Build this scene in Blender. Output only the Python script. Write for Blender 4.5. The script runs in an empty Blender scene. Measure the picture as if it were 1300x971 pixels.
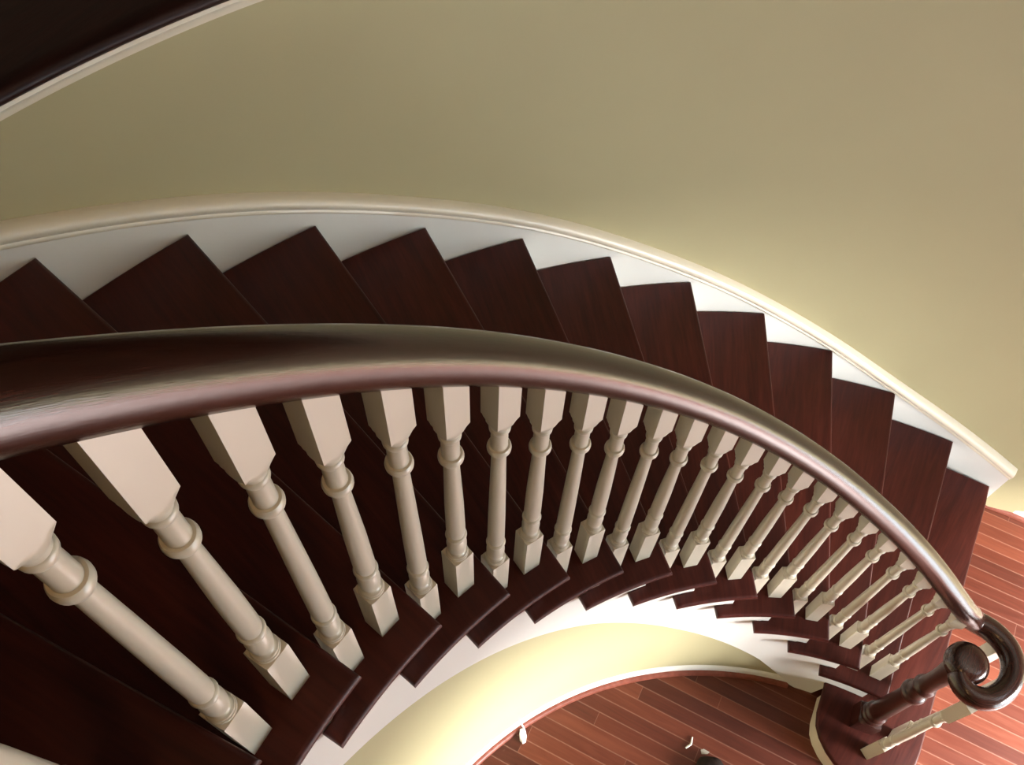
import bpy, bmesh, math
from mathutils import Vector, Matrix
from math import sin, cos, pi, atan2, hypot, radians

S = bpy.context.scene
COL = S.collection

# ------------------------------------------------------------------ stair geometry
RISE = 0.19
DT = 0.129565            # turn of one tread
Q = 0.00020225
RI, RO = 1.305, 2.4916   # tread nosing radius at the well / at the wall
DO = 0.01614             # the outer end of each nosing is turned a little further
RC = 1.385               # handrail and baluster circle
STR = 1.345              # face of the white inner stringer
WIN = 1.364              # face of the curved wall under the stair
WOUT = 2.512             # face of the curved outer wall
NT = 14                  # landing is the fourteenth rise
ZL = NT * RISE

def A(k): return (k - 1) * DT + Q * (k - 7) ** 2 * DT
def K(a):
    lo, hi = -6.0, 30.0
    for _ in range(50):
        m = (lo + hi) / 2
        if A(m) < a: lo = m
        else: hi = m
    return (lo + hi) / 2
def interp(x, tab):
    if x <= tab[0][0]: return tab[0][1]
    for (x0, y0), (x1, y1) in zip(tab, tab[1:]):
        if x <= x1: return y0 + (y1 - y0) * (x - x0) / (x1 - x0)
    return tab[-1][1]

# ------------------------------------------------------------------ materials
def new_mat(name, rough=.5, spec=.5, coat=0.0):
    m = bpy.data.materials.new(name); m.use_nodes = True
    nt = m.node_tree; b = nt.nodes['Principled BSDF']
    b.inputs['Roughness'].default_value = rough
    b.inputs['Specular IOR Level'].default_value = spec
    b.inputs['Coat Weight'].default_value = coat
    b.inputs['Coat Roughness'].default_value = .12
    return m, nt, b
def N(nt, t, **kw):
    n = nt.nodes.new(t)
    for k, v in kw.items(): setattr(n, k, v)
    return n
def L(nt, a, b): nt.links.new(a, b)
def ramp(nt, stops):
    r = N(nt, 'ShaderNodeValToRGB'); e = r.color_ramp.elements
    e[0].position, e[0].color = stops[0][0], (*stops[0][1], 1)
    e[1].position, e[1].color = stops[-1][0], (*stops[-1][1], 1)
    for p, c in stops[1:-1]:
        x = e.new(p); x.color = (*c, 1)
    return r
def mapping(nt, scale, rot=(0, 0, 0), coord='Object'):
    tc = N(nt, 'ShaderNodeTexCoord'); mp = N(nt, 'ShaderNodeMapping')
    mp.inputs['Scale'].default_value = scale; mp.inputs['Rotation'].default_value = rot
    L(nt, tc.outputs[coord], mp.inputs['Vector']); return mp

def wood(name, dark, mid, light, scale=(1.2, 14, 14), rough=.32, spec=.5, coat=.25, bump=.15, coord='Object', fine=60):
    m, nt, b = new_mat(name, rough, spec, coat)
    mp = mapping(nt, scale, coord=coord)
    oi = N(nt, 'ShaderNodeObjectInfo')
    add = N(nt, 'ShaderNodeVectorMath', operation='ADD')
    mul = N(nt, 'ShaderNodeMath', operation='MULTIPLY'); mul.inputs[1].default_value = 37.0
    L(nt, oi.outputs['Random'], mul.inputs[0]); L(nt, mp.outputs[0], add.inputs[0]); L(nt, mul.outputs[0], add.inputs[1])
    n1 = N(nt, 'ShaderNodeTexNoise'); n1.inputs['Scale'].default_value = 1.6; n1.inputs['Detail'].default_value = 4; n1.inputs['Distortion'].default_value = 1.2
    L(nt, add.outputs[0], n1.inputs['Vector'])
    n2 = N(nt, 'ShaderNodeTexNoise'); n2.inputs['Scale'].default_value = 9; n2.inputs['Detail'].default_value = 6
    L(nt, add.outputs[0], n2.inputs['Vector'])
    mx = N(nt, 'ShaderNodeMix', data_type='FLOAT'); mx.inputs['Factor'].default_value = .45
    L(nt, n1.outputs['Fac'], mx.inputs[2]); L(nt, n2.outputs['Fac'], mx.inputs[3])
    r = ramp(nt, [(.34, dark), (.5, mid), (.68, light)])
    L(nt, mx.outputs[0], r.inputs['Fac'])
    # each board slightly lighter or darker than the next
    hv = N(nt, 'ShaderNodeHueSaturation')
    vr = N(nt, 'ShaderNodeMapRange'); vr.inputs['To Min'].default_value = .85; vr.inputs['To Max'].default_value = 1.15
    L(nt, oi.outputs['Random'], vr.inputs['Value']); L(nt, vr.outputs[0], hv.inputs['Value'])
    L(nt, r.outputs['Color'], hv.inputs['Color']); L(nt, hv.outputs['Color'], b.inputs['Base Color'])
    bp = N(nt, 'ShaderNodeBump'); bp.inputs['Strength'].default_value = bump; bp.inputs['Distance'].default_value = .002
    L(nt, n2.outputs['Fac'], bp.inputs['Height']); L(nt, bp.outputs[0], b.inputs['Normal'])
    rr = N(nt, 'ShaderNodeMapRange'); rr.inputs['To Min'].default_value = rough * .8; rr.inputs['To Max'].default_value = rough * 1.35
    L(nt, n2.outputs['Fac'], rr.inputs['Value']); L(nt, rr.outputs[0], b.inputs['Roughness'])
    return m

M_TREAD = wood('dark mahogany stained oak', (.028, .0046, .0030), (.046, .0072, .0044), (.066, .0115, .0070), rough=.42, spec=.20, coat=.0)
M_RAIL = wood('dark oak handrail', (.019, .0062, .0042), (.031, .0098, .0066), (.050, .0170, .0118), scale=(6, 130, 130), rough=.17, spec=.6, coat=.0, bump=.13, coord='UV')
M_NEWEL = wood('dark oak newel', (.022, .0055, .0040), (.036, .0088, .0062), (.050, .0130, .0095), scale=(14, 14, 1.2), rough=.30, coat=.0, bump=.03)
M_SHOE = wood('red oak shoe strip', (.12, .030, .018), (.17, .045, .028), (.22, .065, .042), scale=(6, 6, 6), rough=.35)

def paint(name, col, rough=.4, bump=.04, bscale=120, spec=.5, mottled=0.0):
    m, nt, b = new_mat(name, rough, spec)
    mp = mapping(nt, (1, 1, 1))
    n = N(nt, 'ShaderNodeTexNoise'); n.inputs['Scale'].default_value = bscale; n.inputs['Detail'].default_value = 3
    L(nt, mp.outputs[0], n.inputs['Vector'])
    bp = N(nt, 'ShaderNodeBump'); bp.inputs['Strength'].default_value = bump; bp.inputs['Distance'].default_value = .001
    L(nt, n.outputs['Fac'], bp.inputs['Height']); L(nt, bp.outputs[0], b.inputs['Normal'])
    n3 = N(nt, 'ShaderNodeTexNoise'); n3.inputs['Scale'].default_value = 2.2; n3.inputs['Detail'].default_value = 2
    L(nt, mp.outputs[0], n3.inputs['Vector'])
    lo = tuple(c * (1 - mottled) for c in col); hi = tuple(min(1, c * (1 + mottled)) for c in col)
    r = ramp(nt, [(.3, lo), (.7, hi)]); L(nt, n3.outputs['Fac'], r.inputs['Fac']); L(nt, r.outputs['Color'], b.inputs['Base Color'])
    return m
M_WHITE = paint('white semi-gloss paint', (.79, .78, .74), rough=.32)
M_CREAM = paint('ivory baluster paint', (.57, .52, .425), rough=.28, bump=.02)
M_PAPER = paint('grey paper', (.34, .31, .27), rough=.8)
M_TRIM = paint('cream trim paint', (.76, .69, .56), rough=.30)
M_WALL = paint('khaki cream wall paint', (.43, .388, .228), rough=.62, bump=.15, bscale=300, spec=.3, mottled=.02)
M_CEIL = paint('ceiling paint', (.26, .24, .20), rough=.8)
M_HALL = paint('bounce-damping hall paint', (.15, .125, .08), rough=.7)  # unseen hall walls, toned dark to damp bounced light; ceiling likewise

def floor_mat(ang, name, dark, mid, light, w=.0572):
    m, nt, b = new_mat(name, .3, .4, .0)
    mp = mapping(nt, (1, 1, 1), rot=(0, 0, -ang))
    sx = N(nt, 'ShaderNodeSeparateXYZ'); L(nt, mp.outputs[0], sx.inputs[0])
    def math(op, a, bb=None, c=None):
        n = N(nt, 'ShaderNodeMath', operation=op)
        for i, v in enumerate((a, bb, c)):
            if v is None: continue
            if isinstance(v, (int, float)): n.inputs[i].default_value = v
            else: L(nt, v, n.inputs[i])
        return n.outputs[0]
    y = math('DIVIDE', math('ADD', sx.outputs['Y'], 0.012), w)
    row = math('FLOOR', y); fy = math('FRACT', y)
    wn = N(nt, 'ShaderNodeTexWhiteNoise', noise_dimensions='1D'); L(nt, row, wn.inputs['W'])
    xs = math('ADD', math('DIVIDE', sx.outputs['X'], 1.7), math('MULTIPLY', wn.outputs['Value'], 9.7))
    colx = math('FLOOR', xs); fx = math('FRACT', xs)
    cmb = N(nt, 'ShaderNodeCombineXYZ'); L(nt, row, cmb.inputs[0]); L(nt, colx, cmb.inputs[1])
    wn2 = N(nt, 'ShaderNodeTexWhiteNoise', noise_dimensions='2D'); L(nt, cmb.outputs[0], wn2.inputs['Vector'])
    # grain
    off = N(nt, 'ShaderNodeVectorMath', operation='MULTIPLY'); L(nt, wn2.outputs['Color'], off.inputs[0]); off.inputs[1].default_value = (20, 20, 20)
    sc = N(nt, 'ShaderNodeVectorMath', operation='MULTIPLY'); L(nt, mp.outputs[0], sc.inputs[0]); sc.inputs[1].default_value = (2.2, 30, 1)
    ad = N(nt, 'ShaderNodeVectorMath', operation='ADD'); L(nt, off.outputs[0], ad.inputs[0]); L(nt, sc.outputs[0], ad.inputs[1])
    g = N(nt, 'ShaderNodeTexNoise'); g.inputs['Scale'].default_value = 1.5; g.inputs['Detail'].default_value = 6; g.inputs['Distortion'].default_value = 1.5
    L(nt, ad.outputs[0], g.inputs['Vector'])
    v = math('ADD', math('MULTIPLY', g.outputs['Fac'], .5), math('MULTIPLY', wn2.outputs['Value'], .5))
    r = ramp(nt, [(.25, dark), (.5, mid), (.78, light)]); L(nt, v, r.inputs['Fac'])
    # pale dusty seams
    ey = math('MINIMUM', fy, math('SUBTRACT', 1.0, fy))
    ex = math('MULTIPLY', math('MINIMUM', fx, math('SUBTRACT', 1.0, fx)), 60.0)
    e = math('MINIMUM', ey, ex)
    seam = N(nt, 'ShaderNodeMapRange'); seam.inputs['From Min'].default_value = .018; seam.inputs['From Max'].default_value = .05
    seam.inputs['To Min'].default_value = 1; seam.inputs['To Max'].default_value = 0; L(nt, e, seam.inputs['Value'])
    sf = math('MULTIPLY', seam.outputs[0], .24)
    mx = N(nt, 'ShaderNodeMix', data_type='RGBA'); L(nt, sf, mx.inputs['Factor']); L(nt, r.outputs['Color'], mx.inputs[6]); mx.inputs[7].default_value = (.42, .24, .18, 1)
    L(nt, mx.outputs[2], b.inputs['Base Color'])
    bp = N(nt, 'ShaderNodeBump'); bp.inputs['Strength'].default_value = .12; bp.inputs['Distance'].default_value = .002
    h = math('SUBTRACT', math('MULTIPLY', g.outputs['Fac'], .3), seam.outputs[0]); L(nt, h, bp.inputs['Height']); L(nt, bp.outputs[0], b.inputs['Normal'])
    rr = N(nt, 'ShaderNodeMapRange'); rr.inputs['To Min'].default_value = .3; rr.inputs['To Max'].default_value = .48
    L(nt, g.outputs['Fac'], rr.inputs['Value']); L(nt, rr.outputs[0], b.inputs['Roughness'])
    return m
M_FLOOR = floor_mat(radians(97.8), 'red oak strip floor', (.058, .0105, .0050), (.092, .0185, .0085), (.140, .034, .016))
M_FLOOR2 = wood('dark upper hall floor', (.014, .0032, .0024), (.022, .0048, .0036), (.032, .0075, .0055), scale=(2, 14, 2), rough=.4, spec=.28, coat=0)

# ------------------------------------------------------------------ object helpers
def finish(bm, name, mat, parent=None, smooth=35, recalc=True):
    if recalc: bmesh.ops.recalc_face_normals(bm, faces=bm.faces)
    me = bpy.data.meshes.new(name); bm.to_mesh(me); bm.free()
    me.materials.append(mat)
    if smooth:
        for p in me.polygons: p.use_smooth = True
        me.set_sharp_from_angle(angle=radians(smooth))
    o = bpy.data.objects.new(name, me); COL.objects.link(o)
    if parent: o.parent = parent
    return o
def thing(name, label, cat, loc=(0, 0, 0), group=None):
    o = bpy.data.objects.new(name, None); COL.objects.link(o); o.location = loc
    o['label'] = label; o['category'] = cat
    if group: o['group'] = group
    o.empty_display_size = .1
    return o
def tag(o, label, cat, group=None):
    o['label'] = label; o['category'] = cat
    if group: o['group'] = group
    return o
def struct(o): o['kind'] = 'structure'; return o

def prism(bm, pts, z0, z1, bev=0, seg=3):
    vs = [bm.verts.new((x, y, z0)) for x, y in pts]
    f = bm.faces.new(vs)
    r = bmesh.ops.extrude_face_region(bm, geom=[f])
    top = [g for g in r['geom'] if isinstance(g, bmesh.types.BMVert)]
    for v in top: v.co.z = z1
    bm.normal_update()
    if bev:
        es = [e for e in bm.edges if len(e.link_faces) == 2 and abs(e.verts[0].co.z - e.verts[1].co.z) < 1e-6]
        bmesh.ops.bevel(bm, geom=es, offset=bev, segments=seg, profile=.5, affect='EDGES')
def box(bm, a, b):
    x0, y0, z0 = a; x1, y1, z1 = b
    v = [bm.verts.new(p) for p in ((x0,y0,z0),(x1,y0,z0),(x1,y1,z0),(x0,y1,z0),(x0,y0,z1),(x1,y0,z1),(x1,y1,z1),(x0,y1,z1))]
    for q in ((0,3,2,1),(4,5,6,7),(0,1,5,4),(1,2,6,5),(2,3,7,6),(3,0,4,7)): bm.faces.new([v[i] for i in q])
def sweep_sections(bm, secs, close_ends=True, uv=None, loop=True):
    """secs: list of equal-length rings of points"""
    rings = [[bm.verts.new(p) for p in s] for s in secs]
    n = len(secs[0]); fs = []
    uvl = bm.loops.layers.uv.new('UVMap') if uv else None
    for i in range(len(rings) - 1):
        for j in range(n if loop else n - 1):
            j2 = (j + 1) % n
            f = bm.faces.new((rings[i][j], rings[i][j2], rings[i+1][j2], rings[i+1][j]))
            if uv:
                for lp, (a, b_) in zip(f.loops, ((i, j), (i, j + 1), (i + 1, j + 1), (i + 1, j))): lp[uvl].uv = (uv[a], b_ / n * .2)
    if close_ends:
        bm.faces.new(rings[0][::-1]); bm.faces.new(rings[-1])
def curved_board(bm, angs, r0, r1, zlo, zhi):
    """solid board bent round the well: zlo / zhi are functions of the angle"""
    secs = []
    for a in angs:
        c, s = cos(a), sin(a); lo, hi = zlo(a), zhi(a)
        secs.append([(r0*c, r0*s, lo), (r0*c, r0*s, hi), (r1*c, r1*s, hi), (r1*c, r1*s, lo)])
    sweep_sections(bm, secs)
def frange(a, b, n): return [a + (b - a) * i / n for i in range(n + 1)]
def block_lathe(bm, prof, half, n=32, cx=0, cy=0, rot=0, z_off=0):
    """turned member cut out of a square blank: section = square clipped by the circle of the turning"""
    secs = []
    for z, R in prof:
        s = []
        for i in range(n):
            t = 2*pi*i/n; sq = half / max(abs(cos(t)), abs(sin(t))); r = min(sq, R)
            s.append((cx + r*cos(t+rot), cy + r*sin(t+rot), z + z_off))
        secs.append(s)
    sweep_sections(bm, secs)

# ------------------------------------------------------------------ the staircase
stair = thing('curved_staircase', 'curved staircase of dark wood treads on a white stringer, sweeping down to the floor', 'staircase', (0, 0, 0))

TT = .028
def tread_mesh():
    bm = bmesh.new()
    pts = [(RI*cos(t), RI*sin(t)) for t in frange(0, .1937, 14)]
    pts += [(STR*cos(.1937), STR*sin(.1937))]
    ib = .1296 + .045
    pts += [(STR*cos(ib), STR*sin(ib)), ((RO-.001)*cos(.1296+.035), (RO-.001)*sin(.1296+.035))]
    pts += [((RO-.001)*cos(t), (RO-.001)*sin(t)) for t in frange(.1296+.035, DO, 6)[1:]]
    prism(bm, pts, -TT, 0, bev=.009, seg=3)
    return bm
t0 = finish(tread_mesh(), 'tread', M_TREAD, stair)
for k in range(2, NT):
    o = t0 if k == 2 else t0.copy()
    if k > 2: COL.objects.link(o); o.parent = stair
    o.location = (0, 0, k*RISE); o.rotation_euler = (0, 0, A(k))
# landing nosing board
bm = bmesh.new()
pts = [(RI*cos(t), RI*sin(t)) for t in frange(0, .10, 6)] + [((RO-.001)*cos(t), (RO-.001)*sin(t)) for t in frange(.09, DO, 5)]
prism(bm, pts, -TT, 0, bev=.009)
o = finish(bm, 'landing_nosing', M_TREAD, stair); o.location = (0, 0, ZL); o.rotation_euler = (0, 0, A(14))

# risers
def riser_bm(k):
    bm = bmesh.new(); d = .036
    a0 = A(k); z0, z1 = (k-1)*RISE, k*RISE - TT + .004
    pr = []
    for r, da in ((STR, d/STR*1.05), (RO-.002, DO + d/RO)):
        pr.append((r*cos(a0+da), r*sin(a0+da)))
    th = .016; n = (-sin(a0+.03)*th, cos(a0+.03)*th)
    pts = pr + [(pr[1][0]+n[0], pr[1][1]+n[1]), (pr[0][0]+n[0], pr[0][1]+n[1])]
    prism(bm, pts, z0 - (0 if k == 1 else .004), z1)
    return bm
for k in range(2, NT + 1): finish(riser_bm(k), 'riser', M_WHITE, stair, smooth=0)

# starting step with its rounded scroll end
FR = [(2.4878, .1179), (2.395, .1006), (2.20, .0752), (2.0056, .0475), (1.7168, .0075), (1.49, -.0250), (1.3374, -.0455)]
BULL = [(1.27, -.0545), (1.21, -.058), (1.155, -.045), (1.108, -.014), (1.072, .030), (1.050, .082), (1.040, .140), (1.0454, .198), (1.0666, .242), (1.0976, .284),
        (1.1325, .3135), (1.179, .332), (1.235, .342), (1.2882, .3519)]
def offset_poly(pts, d):
    out = []
    for i, p in enumerate(pts):
        a = pts[max(i-1, 0)]; b = pts[min(i+1, len(pts)-1)]
        t = Vector((b[0]-a[0], b[1]-a[1])).normalized(); out.append((p[0] - t.y*d*-1*-1, p[1] + t.x*d*-1*-1))
    return out
edge = FR + BULL
back = [((STR+.006)*cos(.2675), (STR+.006)*sin(.2675)), ((STR+.02)*cos(.25), (STR+.02)*sin(.25)), ((RO-.001)*cos(.2), (RO-.001)*sin(.2))]
bm = bmesh.new(); prism(bm, (edge + back)[::-1], -TT, 0, bev=.009)
o = finish(bm, 'starting_tread', M_TREAD, stair); o.location = (0, 0, RISE); o['label'] = 'lowest tread with a rounded scroll end'
# its bent riser
def offs(pts, d):   # positive d moves to the inside (edge runs clockwise seen from above, so inside is on its right)
    out = []
    for i, p in enumerate(pts):
        a = pts[max(i-1, 0)]; b = pts[min(i+1, len(pts)-1)]
        t = Vector((b[0]-a[0], b[1]-a[1])).normalized(); out.append((p[0] + t.y*d, p[1] - t.x*d))
    return out
o1, o2 = offs(edge, .028), offs(edge, .044)
bm = bmesh.new()
secs = [[(p[0], p[1], 0.0), (p[0], p[1], RISE-TT+.004), (q[0], q[1], RISE-TT+.004), (q[0], q[1], 0.0)] for p, q in zip(o1, o2)]
sweep_sections(bm, secs); finish(bm, 'starting_riser', M_TRIM, stair)

# inner stringer (white, below the tread ends)
def rake_in(a): return K(a)*RISE
bm = bmesh.new()
a_st = .160
angs = []
k0 = K(a_st)
lows = lambda a: RISE - .01 if a < .262 else max(0.0, rake_in(a) - interp(K(a), [(3.5, .668), (4.7, .612), (7, .615), (9, .585), (13.5, .595)]))
def tops(a, side):
    kk = 1
    for k in range(2, NT+1):
        if a > A(k) + .0280 + (1e-6 if side > 0 else -1e-6): kk = k
    return kk*RISE - TT
pts = sorted(set([a_st] + frange(a_st, A(14) + .05, 90) + [A(k) + .0280 for k in range(2, NT+1) if A(k)+.028 > a_st]))
secs = []
for a in pts:
    c, s = cos(a), sin(a); lo = lows(a)
    for side in ((-1, 1) if any(abs(a - A(k) - .0280) < 1e-9 for k in range(2, NT+1)) else (1,)):
        hi = max(tops(a, side), lo + .02)
        aa = a + side*1e-5
        c, s = cos(aa), sin(aa)
        secs.append([(STR*c, STR*s, lo), (STR*c, STR*s, hi), ((STR+.018)*c, (STR+.018)*s, hi), ((STR+.018)*c, (STR+.018)*s, lo)])
sweep_sections(bm, secs); finish(bm, 'stringer', M_WHITE, stair, smooth=20)

# stringer continues as the white fascia under the landing edge
bm = bmesh.new(); a1, a2 = A(14)+.05, 2.75
curved_board(bm, frange(a1, a2, 40), STR, STR+.018, lambda a: ZL - interp(a - a1, [(0, .54), (.25, .44), (.6, .36)]), lambda a: ZL-TT)
finish(bm, 'landing_fascia', M_WHITE, stair)

# skirt board on the outer wall
TOPZ = [(.035, .360), (.16, .487), (.283, .627), (.39, .79), (.503, .965), (.60, 1.120), (.708, 1.286), (.80, 1.432), (.886, 1.570), (.96, 1.680), (1.032, 1.783), (1.133, 1.932),
        (1.228, 2.075), (1.327, 2.217), (1.392, 2.309), (1.452, 2.392), (1.56, 2.545), (1.66, 2.655), (1.75, 2.70)]
def topz(a):
    # smooth the table a little
    return sum(interp(a + d, TOPZ) for d in (-.05, -.025, 0, .025, .05)) / 5 if .1 < a < 1.65 else interp(a, TOPZ)
A_SK0, A_SK1 = .035, 1.70
bm = bmesh.new()
curved_board(bm, frange(A_SK0, A_SK1, 70), RO, WOUT, lambda a: max(0, min(K(a-DO)*RISE - .23, topz(a)-.3)), lambda a: topz(a) - .022)
finish(bm, 'skirt_board', M_WHITE, stair, smooth=30)
# moulded cap running along the skirt's top edge
bm = bmesh.new(); secs = []
capp = [(0.004, -.060), (-.006, -.058), (-.009, -.050), (-.006, -.043), (-.010, -.036), (-.016, -.028), (-.018, -.016), (-.014, -.006), (-.006, 0), (.010, .002), (.023, .002), (.023, -.060)]
for a in frange(A_SK0, A_SK1, 110):
    t = topz(a)
    secs.append([((RO+dr)*cos(a), (RO+dr)*sin(a), t + dz) for dr, dz in capp])
sweep_sections(bm, secs); finish(bm, 'skirt_cap_moulding', M_TRIM, stair, smooth=50)

# ------------------------------------------------------------------ railing
railing = thing('stair_railing', 'dark wood handrail on ivory balusters along the curved stair, ending in a scroll', 'railing', (0, 0, 0))
RZ = [(1.2, .62), (2.0, .672), (2.5, .688), (3, .697), (4, .708), (5, .717), (6, .730), (8, .752), (11, .776), (13.5, .788), (15, .79)]
ZV = 1.074
ZTOP = ZL + .80
def railz(a):
    k = K(a); z = k*RISE + interp(k, RZ)
    # smooth minimum against the level landing rail, smooth maximum against the level scroll
    e = .05; d = z - ZTOP - .03; z = (z + ZTOP + .03 - math.sqrt(d*d + e*e*.3)) / 2
    d = z - ZV; z = (z + ZV + math.sqrt(d*d + .0006)) / 2
    return z
path = []
for a in frange(2.72, .30, 165): path.append(Vector((RC*cos(a), RC*sin(a), railz(a))))
sp = [(RC*cos(.315), RC*sin(.315)), (RC*cos(.30), RC*sin(.30)), (1.3605, .27), (1.3800, .225), (1.3905, .185), (1.3885, .137), (1.3690, .0905), (1.3330, .0590), (1.2880, .0470), (1.2390, .0530), (1.1960, .0760), (1.1735, .1090),
      (1.1710, .1400), (1.1815, .1670), (1.2030, .1860), (1.2300, .1900)]
def catmull(P, m=8):
    out = []
    for i in range(1, len(P)-2):
        p0, p1, p2, p3 = [Vector(p) for p in P[i-1:i+3]]
        for j in range(m):
            t = j/m; out.append(.5*((2*p1)+(p2-p0)*t+(2*p0-5*p1+4*p2-p3)*t*t+(3*p1-p0-3*p2+p3)*t**3))
    out.append(Vector(P[-2])); return out
vol = catmull(sp)
railprof = [(-.020, -.030), (0, -.0315), (.020, -.030), (.0262, -.0275), (.030, -.021), (.033, -.012), (.0345, -.002), (.0335, .008), (.0295, .018), (.022, .0255), (.012, .0300), (0, .0315),
            (-.012, .0300), (-.022, .0255), (-.0295, .018), (-.0335, .008), (-.0345, -.002), (-.033, -.012), (-.030, -.021), (-.0262, -.0275)]
def sweep_rail(bm, P, scale=lambda i: (1, 1)):
    secs = []; uv = []; s = 0
    off = line.index(P[0])
    for i, p in enumerate(P):
        g = off + i; t = (line[min(g+1, len(line)-1)] - line[max(g-1, 0)]).normalized()
        side = t.cross(Vector((0, 0, 1))).normalized(); up = side.cross(t)
        sw, sh = scale(i)
        secs.append([p + side*(x*sw) + up*(y*sh) for x, y in railprof]); uv.append(s)
        if i+1 < len(P): s += (P[i+1]-p).length
    sweep_sections(bm, secs, uv=uv)
SPLIT = 12
full = path + [None]*0
vp = []
for i, p in enumerate(vol[1:]):
    a = atan2(p.y, p.x); w = max(0, min(1, (i-14)/10)); w = w*w*(3-2*w)
    vp.append(Vector((p.x, p.y, (1-w)*railz(a) + w*ZV)))
line = path + vp
c0 = len(path) + SPLIT
bm = bmesh.new(); sweep_rail(bm, line[:c0+1]); finish(bm, 'handrail', M_RAIL, railing, smooth=60)
# scroll; its width shrinks a little as it winds into the eye
tail = line[c0:]; nt_ = len(tail)
bm = bmesh.new(); sweep_rail(bm, tail, scale=lambda i: (1 - .28*max(0, (i/nt_ - .72)/.28), 1 - .02*max(0, (i/nt_ - .8)/.2)))
# round eye closing the scroll
EX, EY = 1.2515, .1745
prof = [(-.030, .0), (-.030, .050), (-.026, .058), (-.018, .0635), (-.006, .0655), (.006, .0645), (.015, .061), (.0225, .0545), (.0278, .046), (.0305, .035), (.0315, .020), (.0318, .0)]
secs = []
for z, r in prof[1:-1]:
    secs.append([(EX + r*cos(2*pi*i/40), EY + r*sin(2*pi*i/40), ZV + z) for i in range(40)])
rings = [[bm.verts.new(p) for p in s] for s in secs]
uvl = bm.loops.layers.uv.verify()
for i in range(len(rings)-1):
    for j in range(40):
        f = bm.faces.new((rings[i][j], rings[i][(j+1)%40], rings[i+1][(j+1)%40], rings[i+1][j]))
        for lp in f.loops: lp[uvl].uv = (lp.vert.co.x, lp.vert.co.y*.6)
for rg in (rings[0][::-1], rings[-1]):
    f = bm.faces.new(rg)
    for lp in f.loops: lp[uvl].uv = (lp.vert.co.x, lp.vert.co.y*.6)
o = finish(bm, 'volute', M_RAIL, railing, smooth=60); o['label'] = 'spiral scroll end of the handrail'

# balusters
HB = .0205
def bal_prof(ext, top):
    """ext lengthens the tapered shaft; top is where the upper block meets the rail"""
    p = [(0, 1), (.1775, 1), (.1785, .0275), (.1787, .0180), (.1800, .0200), (.1830, .0206), (.1860, .0200), (.1872, .0180), (.1884, .0192), (.1908, .0196), (.1932, .0190), (.1944, .0170), (.1970, .0148),
         (.200, .0146), (.208, .0162), (.220, .0178), (.232, .0181), (.245, .0168), (.255, .0146), (.2600, .0134), (.2612, .0134), (.2622, .0165), (.2650, .0185), (.2685, .0189), (.2720, .0182), (.2745, .0162), (.2752, .0150), (.279, .0158)]
    p += [(.300, .0166), (.40, .0158), (.48 + ext*.6, .0138), (.552 + ext, .0120)]
    u = [(.5595, .0118), (.5605, .0118), (.5615, .0148), (.5655, .0162), (.5665, .0162), (.5675, .0176), (.5715, .0192), (.5765, .0196), (.5815, .0188), (.5845, .0172), (.5852, .0140), (.588, .0136), (.61, .0136), (.634, .0132), (.6350, .0132), (.6362, .0150), (.640, .0166), (.6450, .0170),
         (.6490, .0160), (.6500, .0150), (.652, .0152), (.660, .0176), (.669, .0218), (.677, .0270), (.681, .0300), (.683, 1)]
    p += [(z + ext, r) for z, r in u] + [(top, 1)]
    return p
def baluster(x, y, z, ext, top, rot, label=None):
    bm = bmesh.new(); block_lathe(bm, bal_prof(ext, top), HB, rot=rot)
    o = finish(bm, 'baluster', M_CREAM, railing, smooth=42); o.location = (x, y, z)
    return o
def rail_under(a): return railz(a) - .018
for k in range(2, NT):
    for off, ext in ((.0624 - .0148, 0), (.1255 - .0148, .101)):
        a = A(k) + off
        if k == NT - 1 and off > .1 and A(k)+off > A(14)-.0: pass
        baluster(RC*cos(a), RC*sin(a), k*RISE, ext, rail_under(a) - k*RISE, a)
# on the landing
for i in range(5):
    a = A(14) + .082 + i*.085
    baluster(RC*cos(a), RC*sin(a), ZL, .10, rail_under(a) - ZL, a)
# round the scroll, standing on the starting step
for x, y, r in ((1.1535, .1120, 1.05), (1.262, .0500, 1.45), (1.3720, .1020, .6)):
    baluster(x, y, RISE, .03, ZV - .018 - RISE, r)

# newel under the eye of the scroll
NH = .043
np_ = [(0, 1), (.088, 1), (.093, .055), (.097, .042), (.100, .036), (.103, .0385), (.108, .0435), (.116, .0455), (.124, .0440), (.129, .0395), (.132, .036), (.136, .039), (.142, .0425), (.149, .0435), (.156, .0415),
       (.161, .037), (.168, .034), (.176, .034), (.186, .0345), (.196, .0352), (.215, .0354), (.33, .0342), (.45, .0322), (.470, .0322), (.474, .037), (.480, .0420), (.490, .0440), (.500, .0430), (.507, .0390), (.510, .034),
       (.522, .0300), (.545, .0285), (.562, .0300), (.566, .0340), (.574, .0380), (.583, .0388), (.591, .0370), (.596, .0325), (.602, .0300), (.66, .0290), (.72, .031), (.78, .036),
       (ZV - .026 - RISE, .038)]
bm = bmesh.new(); block_lathe(bm, np_, NH, n=40, rot=.25)
o = finish(bm, 'newel_post', M_NEWEL, railing, smooth=38); o.location = (1.2500, .1760, RISE); o['label'] = 'dark turned newel post under the scroll'

# ------------------------------------------------------------------ setting
# ground floor
bm = bmesh.new(); box(bm, (-3.2, -2.7, -.05), (4.2, 4.2, 0)); struct(finish(bm, 'floor', M_FLOOR, smooth=0))
# curved wall below the stair
bm = bmesh.new()
curved_board(bm, frange(.27, 2.75, 90), WIN, WIN+.09, lambda a: 0, lambda a: max(.03, min(K(a)*RISE - .33, ZL - .33)))
struct(finish(bm, 'wall_inner', M_WALL))
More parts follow.
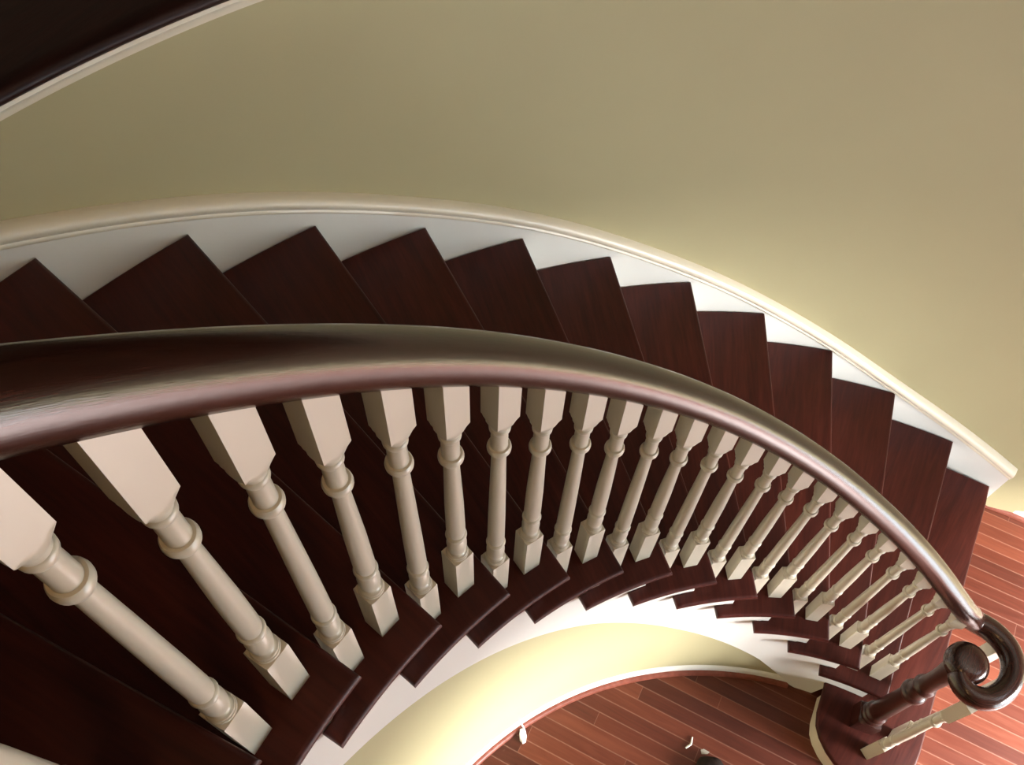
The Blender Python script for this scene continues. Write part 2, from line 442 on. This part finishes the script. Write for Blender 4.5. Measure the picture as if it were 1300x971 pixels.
# closed soffit wall of the landing is the same curved wall; outer curved wall up to the landing
AW = .02
bm = bmesh.new()
pts_i = [(2.59, -2.58), (2.572, -.14)] + [(WOUT*cos(a), WOUT*sin(a)) for a in frange(AW, A(14)+.02, 80)]
pts_o = [(2.71, -2.58), (2.692, -.14)] + [((WOUT+.12)*cos(a), (WOUT+.12)*sin(a)) for a in frange(AW, A(14)+.02, 80)]
secs = [[(p[0], p[1], 0), (p[0], p[1], ZL-.03), (q[0], q[1], ZL-.03), (q[0], q[1], 0)] for p, q in zip(pts_i, pts_o)]
sweep_sections(bm, secs); struct(finish(bm, 'wall_outer', M_WALL, smooth=30))
# baseboard of the wall beyond the stair foot
bm = bmesh.new()
secs = []
for x, y in ((2.590, -2.58), (2.572, -.14), (2.556, -.02), (2.5455, .030), (2.5300, .112)):
    secs.append([(x - .016, y, 0), (x - .016, y, .040), (x - .010, y, .052), (x + .004, y, .056), (x+.004, y, 0)])
sweep_sections(bm, secs); struct(finish(bm, 'baseboard_outer', M_WHITE, smooth=30))
# baseboard and wood shoe strip at the foot of the inner wall
bm = bmesh.new()
secs = []
for a in frange(.338, 2.75, 110):
    secs.append([((WIN+dr)*cos(a), (WIN+dr)*sin(a), z) for dr, z in ((.004, 0), (-.012, 0), (-.012, .042), (-.009, .050), (-.003, .055), (.004, .056))])
sweep_sections(bm, secs); struct(finish(bm, 'baseboard_inner', M_WHITE, smooth=40))
bm = bmesh.new(); secs = []
for a in frange(.338, 2.75, 110):
    secs.append([((WIN-.012+dr)*cos(a), (WIN-.012+dr)*sin(a), z) for dr, z in ((.002, 0), (-.019, 0), (-.018, .006), (-.013, .012), (-.006, .016), (.002, .017))])
sweep_sections(bm, secs); struct(finish(bm, 'trim_1', M_SHOE, smooth=50))
bm = bmesh.new(); secs = []
for x, y in ((2.574, -2.58), (2.556, -.14), (2.540, -.02), (2.5295, .030), (2.5200, .070)):
    secs.append([(x+.002, y, 0), (x-.019, y, 0), (x-.018, y, .006), (x-.013, y, .012), (x-.006, y, .016), (x+.002, y, .017)])
sweep_sections(bm, secs); struct(finish(bm, 'trim_2', M_SHOE, smooth=50))

# upper hall floor: wraps round behind the outer wall and forms the landing
XB, YB, XL = 4.1, 4.1, -3.1
inner = [(2.572, -2.58), (2.56, -.14)] + [((WOUT-.012)*cos(a), (WOUT-.012)*sin(a)) for a in frange(AW, A(14)+.09, 70)]
# back along the landing nosing to the well, then round the well edge
inner += [((RI+.0)*cos(a), (RI+.0)*sin(a)) for a in frange(A(14)+.09, 2.75, 40)]
outer = [(XL, 1.25), (XL, YB), (XB, YB), (XB, -2.58)]
bm = bmesh.new(); prism(bm, inner + outer, ZL-.028, ZL); struct(finish(bm, 'floor_upper', M_FLOOR2, smooth=0))
# rounded dark nosing and cream trim round the top of the outer wall
bm = bmesh.new(); secs = []
npf = [(.03, .002), (-.004, .002), (-.012, -.002), (-.016, -.009), (-.016, -.017), (-.012, -.024), (-.004, -.028), (.03, -.028)]
pl = [(2.572, -2.58), (2.56, -.14)] + [((WOUT-.012)*cos(a), (WOUT-.012)*sin(a)) for a in frange(AW, A(14)-.02, 90)]
def nrm(i, pl):
    a = pl[max(i-1, 0)]; b = pl[min(i+1, len(pl)-1)]; t = Vector((b[0]-a[0], b[1]-a[1])).normalized(); return Vector((t.y, -t.x))
for i, p in enumerate(pl):
    n = nrm(i, pl); secs.append([(p[0]+n.x*dr, p[1]+n.y*dr, ZL+dz) for dr, dz in npf])
sweep_sections(bm, secs); struct(finish(bm, 'trim_3', M_FLOOR2, smooth=50))
bm = bmesh.new(); secs = []
cpf = [(.02, -.028), (-.020, -.028), (-.022, -.036), (-.012, -.046), (-.006, -.056), (-.006, -.066), (.02, -.068)]
for i, p in enumerate(pl):
    n = nrm(i, pl); secs.append([(p[0]+n.x*(dr+.012), p[1]+n.y*(dr+.012), ZL+dz) for dr, dz in cpf])
sweep_sections(bm, secs); struct(finish(bm, 'trim_4', M_TRIM, smooth=50))

# room shell
def wall_box(name, a, b, m=M_HALL):
    bm = bmesh.new(); box(bm, a, b); return struct(finish(bm, name, m, smooth=0))
HC = 5.6
wall_box('wall_back', (-3.2, 4.1, 0), (4.2, 4.2, HC)); wall_box('wall_left', (-3.2, -2.7, 0), (-3.1, 4.1, HC)); wall_box('wall_right', (4.1, -2.7, 0), (4.2, 4.1, HC))
wall_box('ceiling', (-3.2, -2.7, HC), (4.2, 4.2, HC+.1), M_CEIL)
# front wall with a glazed entrance and a tall window over it
WX0, WX1, WZ0, WZ1, UX0, UX1, UZ0, UZ1 = .1, 2.5, .05, 2.1, 1.5, 2.7, 4.45, 5.3
YF = -2.6
bm = bmesh.new()
for a, b in (((-3.1, YF-.1, 0), (WX0, YF, WZ1)), ((WX1, YF-.1, 0), (4.2, YF, WZ1)), ((WX0, YF-.1, 0), (WX1, YF, WZ0)), ((-3.1, YF-.1, WZ1), (4.2, YF, UZ0)), ((-3.1, YF-.1, UZ0), (UX0, YF, UZ1)), ((UX1, YF-.1, UZ0), (4.2, YF, UZ1)), ((-3.1, YF-.1, UZ1), (4.2, YF, HC))):
    box(bm, a, b)
struct(finish(bm, 'wall_front', M_HALL, smooth=0))
def window(name, x0, x1, z0, z1, nx, nz):
    bm = bmesh.new(); t = .05
    for a, b in (((x0, YF-.08, z0), (x0+t, YF+.01, z1)), ((x1-t, YF-.08, z0), (x1, YF+.01, z1)), ((x0, YF-.08, z0), (x1, YF+.01, z0+t)), ((x0, YF-.08, z1-t), (x1, YF+.01, z1))): box(bm, a, b)
    for i in range(1, nx): x = x0 + (x1-x0)*i/nx; box(bm, (x-.02, YF-.06, z0), (x+.02, YF-.02, z1))
    for i in range(1, nz): z = z0 + (z1-z0)*i/nz; box(bm, (x0, YF-.06, z-.02), (x1, YF-.02, z+.02))
    return struct(finish(bm, name, M_WHITE, smooth=0))
window('window_1', WX0, WX1, WZ0, WZ1, 3, 1); window('window_2', UX0, UX1, UZ0, UZ1, 2, 1)

# ------------------------------------------------------------------ small things on the floor
def tube(bm, P, R, n=10):
    secs = []
    for i, p in enumerate(P):
        t = (P[min(i+1, len(P)-1)] - P[max(i-1, 0)]).normalized()
        u = t.cross(Vector((0, 0, 1))); u = u.normalized() if u.length > 1e-4 else Vector((1, 0, 0)); w = u.cross(t)
        r = R[i] if isinstance(R, list) else R
        secs.append([p + (u*cos(2*pi*j/n) + w*sin(2*pi*j/n))*r for j in range(n)])
    sweep_sections(bm, secs)
plug = thing('cable_plug', 'small white plug on a short white cable at the foot of the curved wall', 'plug', (.487, 1.222, 0)); plug.rotation_euler = (0, 0, -.93)
bm = bmesh.new()
P = [(-.004, .022), (-.006, .016), (-.002, .008), (.004, -.006), (.006, -.022), (.002, -.030)]
sec = []
for z, s in ((.0, .9), (.003, 1.0), (.016, 1.0), (.021, .75)):
    pts = [(-.011, .022), (-.002, .026), (.010, .020), (.014, -.004), (.010, -.026), (-.002, -.032), (-.013, -.018), (-.014, .004)]
    sec.append([(x*s, y*s, z) for x, y in pts])
sweep_sections(bm, sec); finish(bm, 'plug_body', M_WHITE, plug, smooth=30)
bm = bmesh.new(); tube(bm, [Vector(p) for p in ((-.016, .054, .034), (-.012, .046, .030), (-.003, .036, .022), (.004, .028, .014), (.006, .018, .014), (.004, .004, .018))], .0035); finish(bm, 'cable', M_WHITE, plug, smooth=60)
bm = bmesh.new(); tube(bm, [Vector(p) for p in ((-.024, .005, .004), (-.012, .000, .004), (-.002, -.005, .004), (.007, -.004, .004), (.018, .000, .004), (.028, .003, .004))], [.0035, .0042, .004, .0036, .003, .0022]);
o = finish(bm, 'wire_offcut', M_WHITE, smooth=60); o.location = (.841, .665, 0)
tag(o, 'short bent white wire offcut lying alone on the red floorboards', 'wire')
m_lump, nt, b = new_mat('dark brown matt', .85, .2); 
mp = mapping(nt, (1, 1, 1)); nn = N(nt, 'ShaderNodeTexNoise'); nn.inputs['Scale'].default_value = 60; L(nt, mp.outputs[0], nn.inputs['Vector'])
rr = ramp(nt, [(.3, (.010, .006, .005)), (.7, (.026, .015, .012))]); L(nt, nn.outputs['Fac'], rr.inputs['Fac']); L(nt, rr.outputs['Color'], b.inputs['Base Color'])
bm = bmesh.new(); bmesh.ops.create_uvsphere(bm, u_segments=32, v_segments=16, radius=1)
for v in bm.verts:
    a = atan2(v.co.y, v.co.x); w = 1 + .06*sin(3*a) + .04*sin(7*a+1)
    v.co = Vector((v.co.x*.075*w, v.co.y*.085*w, max(v.co.z, -.6)*.030 + .018 + .003*sin(5*a)*(1-abs(v.co.z))))
o = finish(bm, 'dark_lump', m_lump, smooth=60); o.location = (.775, .533, 0)  # shape not identified, modelled as a plain dark lump
tag(o, 'unidentified dark brown lump on the red floorboards, cut off by the bottom edge', 'bag')
bm = bmesh.new(); prism(bm, [(-.012, .007), (.000, .018), (.010, .009), (.013, -.016), (.002, -.012)], 0, .0015)
o = finish(bm, 'paper_scrap', M_PAPER, smooth=0); o.location = (.846, .600, 0.0005)
tag(o, 'pale torn paper scrap on the floorboards touching the dark lump', 'paper')

# ------------------------------------------------------------------ light
w = bpy.data.worlds.new('world'); S.world = w; w.use_nodes = True
w.node_tree.nodes['Background'].inputs['Color'].default_value = (.62, .78, 1, 1)
w.node_tree.nodes['Background'].inputs['Strength'].default_value = .2
def area(name, loc, size, power, col, rot):
    l = bpy.data.lights.new(name, 'AREA'); l.shape = 'RECTANGLE'; l.size, l.size_y = size; l.energy = power; l.color = col
    o = bpy.data.objects.new(name, l); COL.objects.link(o); o.location = loc; o.rotation_euler = rot; return o
area('daylight_entrance', ((WX0+WX1)/2, YF-.15, (WZ0+WZ1)/2), (WX1-WX0, WZ1-WZ0), 152, (.84, .94, 1), (radians(90), 0, 0))
area('daylight_upper_window', ((UX0+UX1)/2, YF-.15, (UZ0+UZ1)/2), (UX1-UX0, UZ1-UZ0), 25, (.80, .90, 1), (radians(90), 0, 0))

def aim(o, tgt):
    o.rotation_euler = (Vector(tgt) - o.location).to_track_quat('-Z', 'Y').to_euler()
sl = bpy.data.lights.new('sun', 'SUN'); sl.energy = 12.0; sl.angle = radians(18); sl.color = (1, .97, .93)
so = bpy.data.objects.new('sun', sl); COL.objects.link(so); so.rotation_euler = Vector((-.10, 1, -math.tan(radians(14)))).to_track_quat('-Z', 'Y').to_euler()
b2 = area('sky_light_through_door', (1.4, -4.5, 3.85), (2.2, 1.1), 7500, (1, .98, .96), (0, 0, 0)); aim(b2, (1.3, -.8, .1))

pl_ = bpy.data.lights.new('hall_lamp', 'POINT'); pl_.energy = 40; pl_.shadow_soft_size = .15; pl_.color = (1, .60, .25)
po = bpy.data.objects.new('hall_lamp', pl_); COL.objects.link(po); po.location = (-.7, .2, 5.2)

# ------------------------------------------------------------------ camera
cam = bpy.data.cameras.new('camera'); co = bpy.data.objects.new('camera', cam); COL.objects.link(co); S.camera = co
cam.sensor_fit = 'HORIZONTAL'; cam.sensor_width = 36; cam.lens = 1180.9845 / 1300 * 36; cam.clip_start = .02
X = Vector((0.5698284948, -0.8213012373, 0.0275638212)); Y = -Vector((-0.7004422960, -0.5029692320, -0.5063620657)); Z = -Vector((0.4297395451, 0.2692326674, -0.8618803247))
mw = Matrix((X, Y, Z)).transposed().to_4x4(); mw.translation = Vector((-0.13998419, 0.96945292, 3.8755405)); co.matrix_world = mw

S.view_settings.view_transform = 'Standard'; S.view_settings.look = 'None'; S.view_settings.gamma = 1; S.view_settings.use_curve_mapping = False
S.view_settings.exposure = 0.0
S.cycles.max_bounces = 8; S.cycles.diffuse_bounces = 5; S.cycles.use_denoising = True
